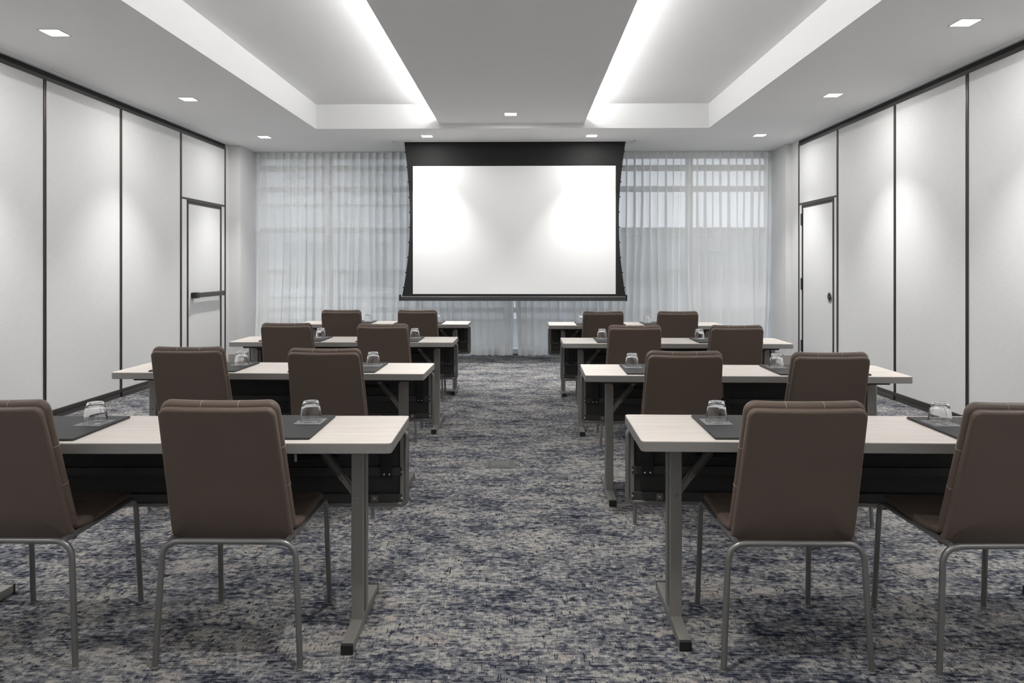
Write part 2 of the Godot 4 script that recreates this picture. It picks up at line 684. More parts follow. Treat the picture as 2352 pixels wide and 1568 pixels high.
func make_chair(label: String, at: Vector3, turn: float) -> Node3D:
	var c := thing("conference_chair", label, "chair", at, turn, "upholstered conference chairs")
	var back_len := 0.550
	var bk := obj("backrest", cushion(back_at, 0.424, 0.394, 0.045, back_len, 0.036, 0.014, 0.050, 0.017, 0.008), M.vinyl, c)
	obj("rear_panel", cushion(back_at, 0.420, 0.384, 0.004, back_len - 0.013, 0.028, -0.010, 0.018, 0.0105, 0.007), M.vinyl, bk)
	# light thread crossing the edge of the cushion
	for m in [[-0.062, 0], [0.062, 0], [0, 1], [0, 2]]:
		for side in ([1] if m[1] == 0 else [-1, 1]):
			var sh := shape()
			var path := []
			for k in 13:
				var a := PI * k / 12.0
				var t := 0.032 - cos(a) * 0.0182
				var o := 0.0003 - 0.017 * (1.0 - sin(a))
				if m[1] == 0:
					path.append(back_at(m[0], back_len - 0.008 * (1.0 - pow(0.062 / 0.17, 2.0)) + o, t))
				else:
					var s: float = 0.085 + (back_len - 0.085) * (0.33 if m[1] == 1 else 0.64)
					var half := lerpf(0.424, 0.394, (s - 0.045) / (back_len - 0.045)) / 2
					path.append(back_at(side * (half + o), s, t))
			sh.tube(path, 0.0007, 6)
			obj("stitching", sh, M.thread, bk)
	var seat := obj("seat", cushion(seat_at, 0.428, 0.420, -0.008, 0.385, 0.05, 0.004, 0.034, 0.014), M.vinyl, c)
	for d in [0.10, 0.25]:
		var sh := shape()
		var path := []
		for k in 25:
			var x := lerpf(-0.2125, 0.2125, k / 24.0)
			var drop := 0.0 if absf(x) < 0.19 else (absf(x) - 0.19) * 0.75
			path.append(seat_at(x, d, 0.0342 - drop))
		sh.tube(path, 0.0013, 6)
		obj("seam", sh, M.vinyl, seat)
	obj("shade_plate", ext(-0.19, 0.19, 0.426, 0.450, -0.39, -0.075, 0.004), M.black, c)  # added black plate, stands in for the dark shadow above the crossbar
	var r := 0.0102
	for s in [-1.0, 1.0]:
		var leg := shape()
		leg.tube(bend_path([Vector3(s * 0.247, 0.008, 0.012), Vector3(s * 0.226, 0.4275, 0.0), Vector3(s * 0.14, 0.4275, 0.0)], 0.062, 8), r, 14)
		var lo := obj("leg", leg, M.tube, c)
		var gl := shape()
		gl.lathe([[0.0, 0.0], [0.0085, 0.0], [0.0106, 0.002], [0.0106, 0.008], [0.0, 0.008]], 14, Vector3(s * 0.247, 0.0, 0.012))
		obj("glide", gl, M.glide, lo)
		var fl := shape()
		fl.tube(bend_path([Vector3(s * 0.220, 0.008, -0.455), Vector3(s * 0.213, 0.4385, -0.425), Vector3(s * 0.211, 0.436, -0.30)], 0.05, 8), r, 14)
		var fo := obj("leg", fl, M.tube, c)
		var g2 := shape()
		g2.lathe([[0.0, 0.0], [0.0085, 0.0], [0.0106, 0.002], [0.0106, 0.008], [0.0, 0.008]], 14, Vector3(s * 0.220, 0.0, -0.455))
		obj("glide", g2, M.glide, fo)
		var rail := shape()
		rail.tube([Vector3(s * 0.2105, 0.4362, -0.302), Vector3(s * 0.2, 0.4305, 0.0)], r * 0.98, 14)
		obj("side_rail", rail, M.tube, c)
	var bar := shape()
	bar.tube([Vector3(-0.145, 0.4275, 0), Vector3(0.145, 0.4275, 0)], r * 0.999, 14)
	obj("crossbar", bar, M.tube, c)
	return c


# ------------------------------------------------------------------ the folding table
const TL := 1.829
const TD := 0.457
func screw(parent: Node, at: Vector3, r := 0.0055, m: Material = null) -> void:
	var s := shape()
	s.lathe([[0.0, 0.004], [r * 0.5, 0.0038], [r * 0.9, 0.002], [r, 0.0], [0.0, -0.001]], 12, at, Basis(Vector3.RIGHT, PI / 2))
	obj("screw", s, M.screw if m == null else m, parent)


func make_table(label: String, at: Vector3, turn: float, aisle: float, lam: int) -> Node3D:
	var t := thing("folding_table", label, "table", at, turn, "folding training tables")
	var outline := rounded_rect(TL, TD, 0.016, 5)
	var top := shape()
	top.prism(outline, TOP_Y - 0.038, TOP_Y - 0.0008, 0.0022)
	var tt := obj("tabletop", top, M.edge, t)
	var lamin := shape()
	lamin.prism(rounded_rect(TL - 0.0035, TD - 0.0035, 0.0145, 5), TOP_Y - 0.003, TOP_Y, 0.0006)
	lamin.uv_scale = Vector2(0.55, 2.2)
	obj("laminate", lamin, M["laminate%d" % lam], tt)
	# steel rails under the top
	for z in [-0.125, 0.125]:
		obj("under_rail", ext(-0.83, 0.83, 0.683, 0.705, z - 0.014, z + 0.014, 0.002), M.under, t)
	for s in [-1.0, 1.0]:
		var x: float = s * 0.758
		var leg := obj("leg", ext(x - 0.0215, x + 0.0215, 0.036, 0.700, 0.030, 0.060, 0.002), M.steel, t)
		obj("rear_column", ext(x - 0.0185, x + 0.0185, 0.036, 0.700, -0.062, -0.018, 0.002), M.steel, leg)
		var foot := shape()
		# foot: a bar that thins towards both ends
		var fp := PackedVector2Array([Vector2(0.217, 0.004), Vector2(0.217, 0.036), Vector2(0.06, 0.043), Vector2(-0.08, 0.043), Vector2(-0.248, 0.036), Vector2(-0.248, 0.004)])
		var turned := Transform3D(Basis(Vector3(0, 0, 1), Vector3(-1, 0, 0), Vector3(0, 1, 0)), Vector3(x + 0.0, 0, 0))
		foot.prism(fp, -0.0205, 0.0205, 0.0015, turned)
		obj("foot", foot, M.steel, leg)
		for e in [0.223, -0.254]:
			obj("end_cap", ext(x - 0.0212, x + 0.0212, 0.0, 0.0372, e - 0.0065, e + 0.0065, 0.002), M.black, leg)
		# pivot drum beside the top of the leg
		var drum := shape()
		var inx: float = x - s * 0.036
		drum.lathe([[0.0, -0.022], [0.026, -0.022], [0.029, -0.018], [0.029, 0.018], [0.026, 0.022], [0.0, 0.022]], 24, Vector3(inx, 0.684, 0.045), Basis(Vector3.RIGHT, PI / 2))
		obj("pivot_drum", drum, M.black, leg)
		# diagonal folding brace: two flat bars, then a sleeve
		var low := Vector3(x - s * 0.016, 0.492, 0.006)
		var mid := Vector3(x - s * 0.068, 0.562, 0.006)
		var high := Vector3(x - s * 0.180, 0.702, 0.006)
		for o in [-0.015, 0.015]:
			var bar := shape()
			var d := (mid - low).normalized()
			var side := d.cross(Vector3(0, 0, 1)).normalized()
			bar.box((low + mid) / 2 + Vector3(0, 0, o), Vector3(0.018, (mid - low).length() + 0.02, 0.004), 0.001, Basis(side, d, Vector3(0, 0, 1)))
			obj("brace_bar", bar, M.steel, leg)
		var sleeve := shape()
		sleeve.tube([mid - (high - mid).normalized() * 0.01, mid.lerp(high, 0.62)], 0.0175, 14)
		obj("brace_sleeve", sleeve, M.brace, leg)
		var rod := shape()
		rod.tube([mid.lerp(high, 0.5), high], 0.0125, 12)
		obj("brace_rod", rod, M.steel, leg)
		screw(leg, Vector3(x, 0.498, 0.060), 0.006, M.steel)
		# release rod under the top
		var rel := shape()
		rel.tube([Vector3(x - s * 0.10, 0.622, -0.06), Vector3(x - s * 0.27, 0.618, -0.06)], 0.011, 10)
		obj("release_rod", rel, M.black, leg)
		var tip := shape()
		tip.tube([Vector3(x - s * 0.262, 0.632, -0.05), Vector3(x - s * 0.262, 0.604, -0.05)], 0.006, 10)
		obj("rod_tip", tip, M.screw, leg)
	# folding modesty panel behind
	var z0 := -0.203
	var fr := shape()
	var loop := []
	for q in rounded_rect(1.808, 0.300, 0.022, 5):
		loop.append(Vector3(q.x, 0.537 + q.y, z0))
	fr.tube(loop, 0.0115, 10, false, true)
	var mp := obj("modesty_frame", fr, M.alu, t)
	obj("modesty_panel", ext(-0.895, 0.895, 0.395, 0.68, z0 - 0.009, z0 - 0.004), M.modesty, mp)
	for s in [-1.0, 1.0]:
		obj("end_stile", ext(s * 0.888 - 0.009, s * 0.888 + 0.009, 0.40, 0.675, z0 - 0.004, z0 + 0.006, 0.001), M.steel, mp)
	obj("rail", ext(-0.888, 0.888, 0.503, 0.538, z0 - 0.004, z0 + 0.008, 0.0015), M.rail, mp)
	obj("rail", ext(-0.888, 0.888, 0.396, 0.430, z0 - 0.004, z0 + 0.008, 0.0015), M.rail, mp)
	for s in [-1.0, 1.0]:
		screw(mp, Vector3(s * 0.886, 0.520, z0 + 0.009))
		screw(mp, Vector3(s * 0.886, 0.413, z0 + 0.009))
		var strap := obj("strap", ext(s * 0.825 - 0.023, s * 0.825 + 0.023, 0.498, 0.705, z0 + 0.009, z0 + 0.015, 0.001), M.black, t)
		screw(strap, Vector3(s * 0.825 - 0.011, 0.512, z0 + 0.015))
		screw(strap, Vector3(s * 0.825 + 0.011, 0.512, z0 + 0.015))
		obj("link_plate", ext(s * 0.775 - 0.014, s * 0.775 + 0.014, 0.398, 0.426, z0 + 0.008, z0 + 0.013, 0.001), M.alu, mp)
		screw(mp, Vector3(s * 0.775, 0.412, z0 + 0.013))
	# hardware at mid length
	var post := obj("centre_post", ext(aisle * 0.028 - 0.027, aisle * 0.028 + 0.027, 0.385, 0.675, -0.178, -0.150, 0.002), M.under, t)
	screw(post, Vector3(aisle * 0.028, 0.655, -0.150), 0.008, M.black)
	screw(post, Vector3(aisle * 0.028, 0.415, -0.150), 0.008, M.black)
	var plate := obj("hanger_plate", ext(aisle * 0.105 - 0.015, aisle * 0.105 + 0.015, 0.572, 0.705, -0.03, -0.024, 0.001), M.alu, t)
	obj("hanger_strip", ext(aisle * 0.078 - 0.006, aisle * 0.078 + 0.006, 0.572, 0.705, -0.032, -0.026, 0.001), M.alu, plate)
	screw(plate, Vector3(aisle * 0.105, 0.645, -0.024), 0.006, M.steel)
	screw(plate, Vector3(aisle * 0.105, 0.582, -0.024), 0.006, M.steel)
	for k in 3:
		var kn := shape()
		kn.lathe([[0.0, -0.008], [0.008, -0.008], [0.009, 0.0], [0.008, 0.008], [0.0, 0.008]], 12, Vector3(aisle * (0.118 - 0.026 * k), 0.556 - 0.003 * k, -0.04))
		obj("knob", kn, M.pull, plate)
	return t


# ------------------------------------------------------------------ what lies on the tables
func make_pad(label: String, at: Vector3, turn: float, aisle: float) -> Node3D:
	var p := thing("desk_pad", label, "desk pad", at, turn, "desk pads on the tables")
	var s := shape()
	s.prism(rounded_rect(0.512, 0.386, 0.006, 3), 0.0, 0.0085, 0.002)
	obj("cover", s, M.pad, p)
	var x := 0.175
	for k in [[0.034, 0.0], [0.046, 0.0085]]:
		obj("debossed_mark", ext(x - k[0] / 2, x + k[0] / 2, 0.0084, 0.00865, 0.146 + k[1], 0.150 + k[1]), M.pad_mark, p)
	return p


func make_coaster(label: String, at: Vector3, turn: float) -> Node3D:
	var c := thing("paper_coaster", label, "coaster", at, turn, "square paper coasters")
	obj("card", ext(-0.0525, 0.0525, 0.0, 0.0014, -0.0525, 0.0525, 0.0003), M.coaster, c)
	var tm := TextMesh.new()
	tm.text = "¡SALUD!"
	var f := SystemFont.new()
	f.font_names = PackedStringArray(["Droid Sans"])
	f.font_weight = 700
	tm.font = f
	tm.font_size = 32
	tm.pixel_size = 0.00066
	tm.depth = 0.0002
	tm.material = M.print
	var o := MeshInstance3D.new()
	o.name = "lettering"
	o.mesh = tm
	o.rotation.x = -PI / 2
	o.position = Vector3(0, 0.0015, 0.005)
	c.add_child(o)
	return c


func make_tumbler(label: String, at: Vector3) -> MeshInstance3D:
	# stands on its rim, the thick base upwards
	var s := shape()
	var prof := [[0.0, 0.0808], [0.014, 0.0808], [0.0240, 0.0806], [0.0272, 0.0797], [0.0291, 0.0772], [0.0316, 0.0710], [0.0356, 0.057], [0.0390, 0.037], [0.0414, 0.016], [0.0423, 0.005], [0.0425, 0.0012], [0.0419, 0.0], [0.0410, 0.0002], [0.0404, 0.0014],
		[0.0401, 0.005], [0.0391, 0.016], [0.0365, 0.036], [0.0328, 0.0535], [0.0285, 0.0630], [0.0225, 0.0675], [0.013, 0.0690], [0.0, 0.0692]]
	s.lathe(prof, 48)
	var o := obj("glass_tumbler", s, M.glass)
	o.position = at
	tag(o, label, "glass", "upturned glass tumblers")
	return o


# ------------------------------------------------------------------ ceiling lamps
func make_downlight(label: String, at: Vector3, energy: float) -> Node3D:
	var d := thing("downlight", label, "downlight", at, 0.0, "square recessed downlights")
	var a := 0.074
	var frame := shape()
	for k in [[-1, 0], [1, 0], [0, -1], [0, 1]]:
		var along_x: bool = k[0] == 0
		frame.box(Vector3(k[0] * (a + 0.003), -0.0015, k[1] * (a + 0.003)), Vector3(2 * a + 0.012 if along_x else 0.006, 0.005, 0.006 if along_x else 2 * a + 0.012), 0.001)
	obj("trim_frame", frame, M.white_trim, d)
	var gap := shape()
	for k in [[-1, 0], [1, 0], [0, -1], [0, 1]]:
		var along_x: bool = k[0] == 0
		gap.box(Vector3(k[0] * (a - 0.002), -0.001, k[1] * (a - 0.002)), Vector3(2 * a if along_x else 0.004, 0.003, 0.004 if along_x else 2 * a))
	obj("shadow_gap", gap, M.rubber, d)
	obj("lens", ext(-a + 0.006, a - 0.006, -0.0035, 0.002, -a + 0.006, a - 0.006, 0.001), M.lens, d)
	var l := SpotLight3D.new()
	l.name = "lamp"
	l.light_color = Color(1.0, 0.995, 0.985)
	l.light_energy = energy
	l.light_size = 0.05
	l.spot_range = 16.0
	l.spot_attenuation = 2.0
	l.spot_angle = 42.5
	l.spot_angle_attenuation = 0.8
	l.shadow_enabled = true
	l.rotation.x = -PI / 2
	l.position.y = -0.012
	d.add_child(l)
	# the lens itself glows softly to all sides
	var g := AreaLight3D.new()
	g.name = "lens_glow"
	g.area_size = Vector2(0.13, 0.13)
	g.light_color = Color(1.0, 0.995, 0.985)
	g.light_energy = energy / SPOT * SKIRT
	g.area_range = 16.0
	g.shadow_enabled = true
	g.rotation.x = -PI / 2
	g.position.y = -0.005
	d.add_child(g)
	return d


# ------------------------------------------------------------------ the room
func build_floor_and_ceiling() -> void:
	var fl := setting("floor")
	var s := ext(WALL_L - 0.3, WALL_R + 0.3, -0.12, 0.0, Z_FAR - 0.25, Z_NEAR + 0.2)
	s.uv_scale = Vector2(1.0 / 3.3, 1.0 / 3.3)
	obj("carpet", s, M.carpet, fl)

	var ce := setting("ceiling")
	var t := 0.5
	obj("soffit", ext(WALL_L - 0.3, COF_L, CEIL, CEIL + t, Z_FAR - 0.25, Z_NEAR + 0.2), M.paint, ce)
	obj("soffit", ext(COF_R, WALL_R + 0.3, CEIL, CEIL + t, Z_FAR - 0.25, Z_NEAR + 0.2), M.paint, ce)
	obj("soffit", ext(COF_L, COF_R, CEIL, CEIL + t, Z_FAR - 0.25, COF_FAR), M.paint, ce)
	obj("soffit", ext(COF_L, COF_R, CEIL, CEIL + t, COF_NEAR, Z_NEAR + 0.2), M.paint, ce)
	obj("coffer_top", ext(COF_L - 0.02, COF_R + 0.02, COFFER_Y, COFFER_Y + 0.15, COF_FAR - 0.02, COF_NEAR + 0.02), M.paint, ce)
	obj("dropped_panel", ext(PAN_L, PAN_R, PANEL_Y, PANEL_Y + 0.085, COF_FAR, COF_NEAR), M.paint, ce)
	# lip that hides the cove strips
	obj("panel_core", ext(PAN_L + 0.16, PAN_R - 0.16, PANEL_Y + 0.085, COFFER_Y, COF_FAR, COF_NEAR), M.paint, ce)


func build_cove(x: float, side: float, beside: String) -> void:
	var length := COF_NEAR - COF_FAR - 0.06
	var zc := (COF_NEAR + COF_FAR) / 2
	var d := thing("cove_light", "linear cove light strip on dropped ceiling panel edge, " + beside, "cove light", Vector3(x - side * 0.05, PANEL_Y + 0.085, zc), 0.0, "cove light strips")
	obj("channel", ext(-0.012, 0.012, 0.0, 0.012, -length / 2, length / 2), M.alu, d)
	obj("led_strip", ext(-0.009, 0.009, 0.012, 0.020, -length / 2, length / 2, 0.002), M.led, d)
	var l := AreaLight3D.new()
	l.name = "strip_light"
	l.area_size = Vector2(length, 0.03)
	l.light_energy = COVE
	l.light_color = Color(1.0, 0.997, 0.99)
	l.shadow_enabled = true
	l.area_range = 16.0
	d.add_child(l)
	# faces outwards and a little up
	var dir := Vector3(side, 0.9, 0).normalized()
	l.basis = Basis.looking_at(dir, Vector3.UP)
	l.position = Vector3(side * 0.004, 0.034, 0)


func wall_joint(parent: Node, x: float, into: float, z: float, y0: float, y1: float) -> void:
	# two metal trims with a dark gap between, a little proud of the fabric
	for o in [-0.0102, 0.0102]:
		obj("joint_trim", one_box(Vector3(x + into * 0.003, (y0 + y1) / 2, z + o), Vector3(0.014, y1 - y0, 0.0135), 0.003), M.seal, parent)
	obj("joint_seal", one_box(Vector3(x - into * 0.004, (y0 + y1) / 2, z), Vector3(0.012, y1 - y0, 0.008)), M.rubber, parent)


# a partition wall along z; into = +1 when the room lies on the +x side
func build_partition(called: String, x: float, into: float, joints: Array, door_from: float, door_to: float) -> Node3D:
	var w := setting(called)
	var y0 := 0.082
	var y1 := 2.985
	# joints run from the far end to the near end
	for i in joints.size() - 1:
		var za: float = joints[i]
		var zb: float = joints[i + 1]
		if i == 0:
			# the pass-door bay: header and two slim stiles
			obj("panel", ext(x, x - into * 0.08, 2.205, y1, za, zb), M.wall, w)
			obj("panel", ext(x, x - into * 0.08, y0, 2.19, za, door_from - 0.012), M.wall, w)
			obj("panel", ext(x, x - into * 0.08, y0, 2.19, door_to + 0.012, zb), M.wall, w)
			obj("header_trim", ext(x + into * 0.006, x - into * 0.02, 2.185, 2.208, za, zb, 0.002), M.seal, w)
		else:
			obj("panel", ext(x, x - into * 0.08, y0, y1, za, zb), M.wall, w)
		if i > 0:
			wall_joint(w, x, into, za, y0, y1)
		# bottom seal of every panel, each with a slightly different drop
		var k := 0.0 if i % 2 == 0 else 0.012
		if i > 0:
			obj("bottom_seal", ext(x + into * 0.010, x - into * 0.05, 0.046, y0 + 0.002, za + 0.004, zb - 0.004, 0.003), M.seal, w)
			obj("bottom_sweep", ext(x + into * (0.004 + k), x - into * 0.05, 0.0, 0.046, za + 0.010, zb - 0.010, 0.003), M.track, w)
		else:
			obj("bottom_seal", ext(x + into * 0.010, x - into * 0.05, 0.046, y0 + 0.002, za + 0.004, door_from - 0.02, 0.003), M.seal, w)
			obj("bottom_seal", ext(x + into * 0.010, x - into * 0.05, 0.046, y0 + 0.002, door_to + 0.02, zb - 0.004, 0.003), M.seal, w)
			obj("bottom_sweep", ext(x + into * 0.002, x - into * 0.05, 0.0, 0.046, za + 0.01, door_from - 0.02, 0.003), M.track, w)
			obj("bottom_sweep", ext(x + into * 0.002, x - into * 0.05, 0.0, 0.046, door_to + 0.02, zb - 0.01, 0.003), M.track, w)
	var far: float = joints[0]
	var near: float = joints[joints.size() - 1]
	obj("jamb_seal", ext(x + into * 0.012, x - into * 0.05, 0.0, y1 + 0.03, far - 0.004, far + 0.022, 0.004), M.seal, w)
	# head: top seal, then the track in the ceiling
	obj("top_seal", ext(x + into * 0.010, x - into * 0.05, y1, y1 + 0.034, far, near, 0.003), M.track, w)
	obj("head_track", ext(x + into * 0.004, x - into * 0.06, y1 + 0.036, CEIL - 0.014, far, near, 0.002), M.rubber, w)
	obj("track_flange", ext(x + into * 0.045, x - into * 0.02, CEIL - 0.010, CEIL, far, near, 0.002), M.paint, w)
	# backing of the wall
	obj("backing", ext(x - into * 0.10, x - into * 0.25, 0.0, CEIL, Z_FAR - 0.25, Z_NEAR + 0.2), M.plaster, w)
	return w


func build_door(called: String, x: float, into: float, from: float, to: float) -> Node3D:
	var d := setting(called)
	obj("leaf", ext(x + into * 0.002, x - into * 0.05, 0.085, 2.135, from + 0.028, to - 0.028, 0.001), M.wall, d)
	# leaf edge trim: head and both sides, then the frame around it
	obj("leaf_head", ext(x + into * 0.006, x - into * 0.04, 2.135, 2.158, from + 0.012, to - 0.012, 0.002), M.seal, d)
	obj("frame_head", ext(x + into * 0.009, x - into * 0.04, 2.162, 2.19, from - 0.012, to + 0.012, 0.002), M.seal, d)
	for e in [[from, 1.0], [to, -1.0]]:
		obj("leaf_edge", ext(x + into * 0.006, x - into * 0.04, 0.02, 2.150, e[0] + e[1] * 0.011, e[0] + e[1] * 0.027, 0.002), M.seal, d)
		obj("frame_stile", ext(x + into * 0.009, x - into * 0.04, 0.0, 2.175, e[0] - e[1] * 0.012, e[0] + e[1] * 0.008, 0.002), M.seal, d)
	obj("shadow_gap", ext(x - into * 0.012, x - into * 0.045, 0.02, 2.172, from, to), M.rubber, d)
	obj("kick_seal", ext(x + into * 0.006, x - into * 0.04, 0.012, 0.085, from + 0.026, to - 0.026, 0.002), M.track, d)
	return d


func build_walls() -> void:
	var jl := [-9.943, -8.644, -7.343, -6.163, -4.97, -3.78, -2.59, -1.4, -0.21, 0.98, 2.17, Z_NEAR]
	build_partition("wall_left", WALL_L, 1.0, jl, -9.80, -8.815)
	var jr := [-9.779, -8.583, -7.269, -6.096, -4.92, -3.74, -2.56, -1.38, -0.2, 0.98, 2.16, Z_NEAR]
	build_partition("wall_right", WALL_R, -1.0, jr, -9.655, -8.695)

	var d1 := build_door("door_1", WALL_L, 1.0, -9.80, -8.815)
	# push bar across the leaf
	var bx := WALL_L + 0.055
	var pb := obj("push_bar", ext(bx - 0.014, bx + 0.016, 0.958, 1.018, -9.742, -8.990, 0.006), M.bar_metal, d1)
	obj("latch_case", ext(WALL_L + 0.002, bx + 0.022, 0.952, 1.024, -8.990, -8.905, 0.005), M.under, pb)
	obj("end_cover", ext(WALL_L + 0.002, bx + 0.018, 0.955, 1.021, -9.760, -9.735, 0.005), M.bar_metal, pb)
	var d2 := build_door("door_2", WALL_R, -1.0, -9.655, -8.695)
	for y in [1.983, 1.117, 0.288]:
		var hg := obj("hinge", ext(WALL_R - 0.016, WALL_R - 0.002, y - 0.075, y + 0.075, -9.692, -9.645, 0.003), M.bar_metal, d2)
		var pin := shape()
		pin.tube([Vector3(WALL_R - 0.018, y - 0.08, -9.648), Vector3(WALL_R - 0.018, y + 0.08, -9.648)], 0.008, 10)
		obj("hinge_pin", pin, M.bar_metal, hg)
	# round flush pull with a thumb turn inside
	var fp := shape()
	var turned := Basis(Vector3(0, 1, 0), Vector3(-1, 0, 0), Vector3(0, 0, 1))
	var pc := Vector3(WALL_R - 0.002, 0.974, -8.80)
	fp.lathe([[0.047, -0.004], [0.049, 0.004], [0.056, 0.0075], [0.064, 0.006], [0.068, 0.0], [0.068, -0.004]], 40, pc, turned)
	var fpo := obj("flush_pull", fp, M.pull, d2)
	var dish := shape()
	dish.lathe([[0.0, 0.0012], [0.030, 0.0012], [0.044, 0.002], [0.0485, 0.0035]], 40, pc, turned)
	obj("dish", dish, M.black, fpo)
	var cup := shape()
	cup.lathe([[0.0, 0.012], [0.013, 0.0115], [0.017, 0.008], [0.018, 0.001]], 24, pc, turned)
	obj("thumb_turn", cup, M.bar_metal, fpo)

	# pilasters between the partitions and the curtain
	var pl := setting("wall_pilaster")
	var pa := shape()
	pa.prism(PackedVector2Array([Vector2(WALL_L - 0.2, -10.08), Vector2(-4.008, -10.08), Vector2(-4.055, Z_FAR - 0.2), Vector2(WALL_L - 0.2, Z_FAR - 0.2)]), 0.0, CEIL)
	obj("plaster", pa, M.plaster, pl)
	var ba := shape()
	ba.prism(PackedVector2Array([Vector2(WALL_L - 0.2, -10.068), Vector2(-3.996, -10.068), Vector2(-4.043, Z_FAR - 0.2), Vector2(WALL_L - 0.2, Z_FAR - 0.2)]), 0.0, 0.105)
	obj("baseboard", ba, M.base, pl)
	var pr := setting("wall_pilaster")
	var pb2 := shape()
	pb2.prism(PackedVector2Array([Vector2(WALL_R + 0.25, -10.08), Vector2(3.697, -10.08), Vector2(3.738, Z_FAR - 0.2), Vector2(WALL_R + 0.25, Z_FAR - 0.2)]), 0.0, CEIL)
	obj("plaster", pb2, M.plaster, pr)
	var bb2 := shape()
	bb2.prism(PackedVector2Array([Vector2(WALL_R + 0.25, -10.068), Vector2(3.685, -10.068), Vector2(3.726, Z_FAR - 0.2), Vector2(WALL_R + 0.25, Z_FAR - 0.2)]), 0.0, 0.105)
	obj("baseboard", bb2, M.base, pr)
	# returns that close the gap between pilaster and last panel
	obj("return", ext(WALL_L - 0.2, WALL_L - 0.004, 0.0, CEIL, -10.09, -9.944), M.plaster, pl)
	obj("return", ext(WALL_R + 0.004, WALL_R + 0.25, 0.0, CEIL, -10.09, -9.78), M.plaster, pr)

	# wall behind the camera
	var wb := setting("wall_back")
	obj("plaster", ext(WALL_L - 0.3, WALL_R + 0.3, 0.0, CEIL, Z_NEAR, Z_NEAR + 0.2), M.wall, wb)
	obj("baseboard", ext(WALL_L, WALL_R, 0.0, 0.1, Z_NEAR - 0.012, Z_NEAR), M.base, wb)


func build_windows() -> void:
	var xs := [-4.08, -2.97, -1.59, -0.21, 1.17, 2.545, 3.79]
	var bars := [3.045, 2.855, 2.535, 1.905, 1.26, 0.685, 0.05]
	for i in xs.size() - 1:
		var w := setting("window_%d" % (i + 1))
		var x0: float = xs[i]
		var x1: float = xs[i + 1]
		obj("mullion", ext(x0 - 0.045, x0 + 0.045, 0.0, CEIL, Z_FAR - 0.10, Z_FAR + 0.04, 0.003), M.mullion, w)
		if i == xs.size() - 2:
			obj("mullion", ext(x1 - 0.045, x1 + 0.045, 0.0, CEIL, Z_FAR - 0.10, Z_FAR + 0.04, 0.003), M.mullion, w)
		for k in bars.size():
			var b: float = bars[k]
			obj("transom", ext(x0 + 0.045, x1 - 0.045, b - 0.04, b + 0.04, Z_FAR - 0.09, Z_FAR + 0.03, 0.003), M.mullion, w)
			if k < bars.size() - 1:
				obj("pane", ext(x0 + 0.045, x1 - 0.045, bars[k + 1] + 0.04, b - 0.04, Z_FAR - 0.034, Z_FAR - 0.028), M.pane, w)


func sheer_curtain(x0: float, x1: float, label: String, rng_seed: int) -> void:
	var c := thing("sheer_curtain", label, "curtain", Vector3((x0 + x1) / 2, 0.02, -10.70), 0.0, "sheer curtains on the window wall")
	var wide := x1 - x0
	var pitch: float = wide / roundf(wide / 0.117)
	var cols := int(wide / 0.0072) + 1
	var wob := FastNoiseLite.new()
	wob.seed = rng_seed
	wob.noise_type = FastNoiseLite.TYPE_SIMPLEX_SMOOTH
	wob.frequency = 1.0
	wob.fractal_type = FastNoiseLite.FRACTAL_FBM
	wob.fractal_octaves = 2
	var point := func(col: int, y: float) -> Vector3:
		var u := wide * col / (cols - 1)
		var down := clampf((2.98 - y) / 3.0, 0.0, 1.0)
		# even pleats at the heading, folded back on themselves; they loosen and wander further down
		var ph: float = u / pitch * TAU + wob.get_noise_2d(u * 2.2, down * 0.30) * (0.5 + 2.6 * down)
		var fold := 0.027 + wob.get_noise_2d(u * 4.0 + 60.0, down * 0.35) * (0.012 + 0.05 * down)
		var deep := 0.040 + wob.get_noise_2d(u * 3.0 + 90.0, down * 0.35) * 0.045 * down
		var x: float = u + fold * sin(ph) + wob.get_noise_2d(u * 1.2 + 20.0, down * 0.8) * 0.05 * down
		var z: float = deep * sin(ph) + wob.get_noise_2d(u * 0.9 + 130.0, down * 0.5) * 0.035 * down
		return Vector3(clampf(x, 0.0, wide) - wide / 2, y, clampf(z, -0.11, 0.11))
	var rows := [[3.035, 2.975, 3], [2.975, 0.135, 26], [0.135, 0.0, 3]]
	var names := ["heading", "fabric", "hem"]
	for k in 3:
		var rings := []
		var cnt: int = rows[k][2]
		for r in cnt + 1:
			var y: float = lerpf(rows[k][0], rows[k][1], float(r) / cnt)
			var ring := PackedVector3Array()
			for col in cols:
				ring.append(point.call(col, y))
			rings.append(ring)
		var s := shape()
		s.loft(rings, false)
		obj(names[k], s, M.sheer if k == 1 else M.hem, c)
	obj("curtain_track", ext(x0 - (x0 + x1) / 2, x1 - (x0 + x1) / 2, 3.035, 3.05, -0.02, 0.02, 0.002), M.white_trim, c)


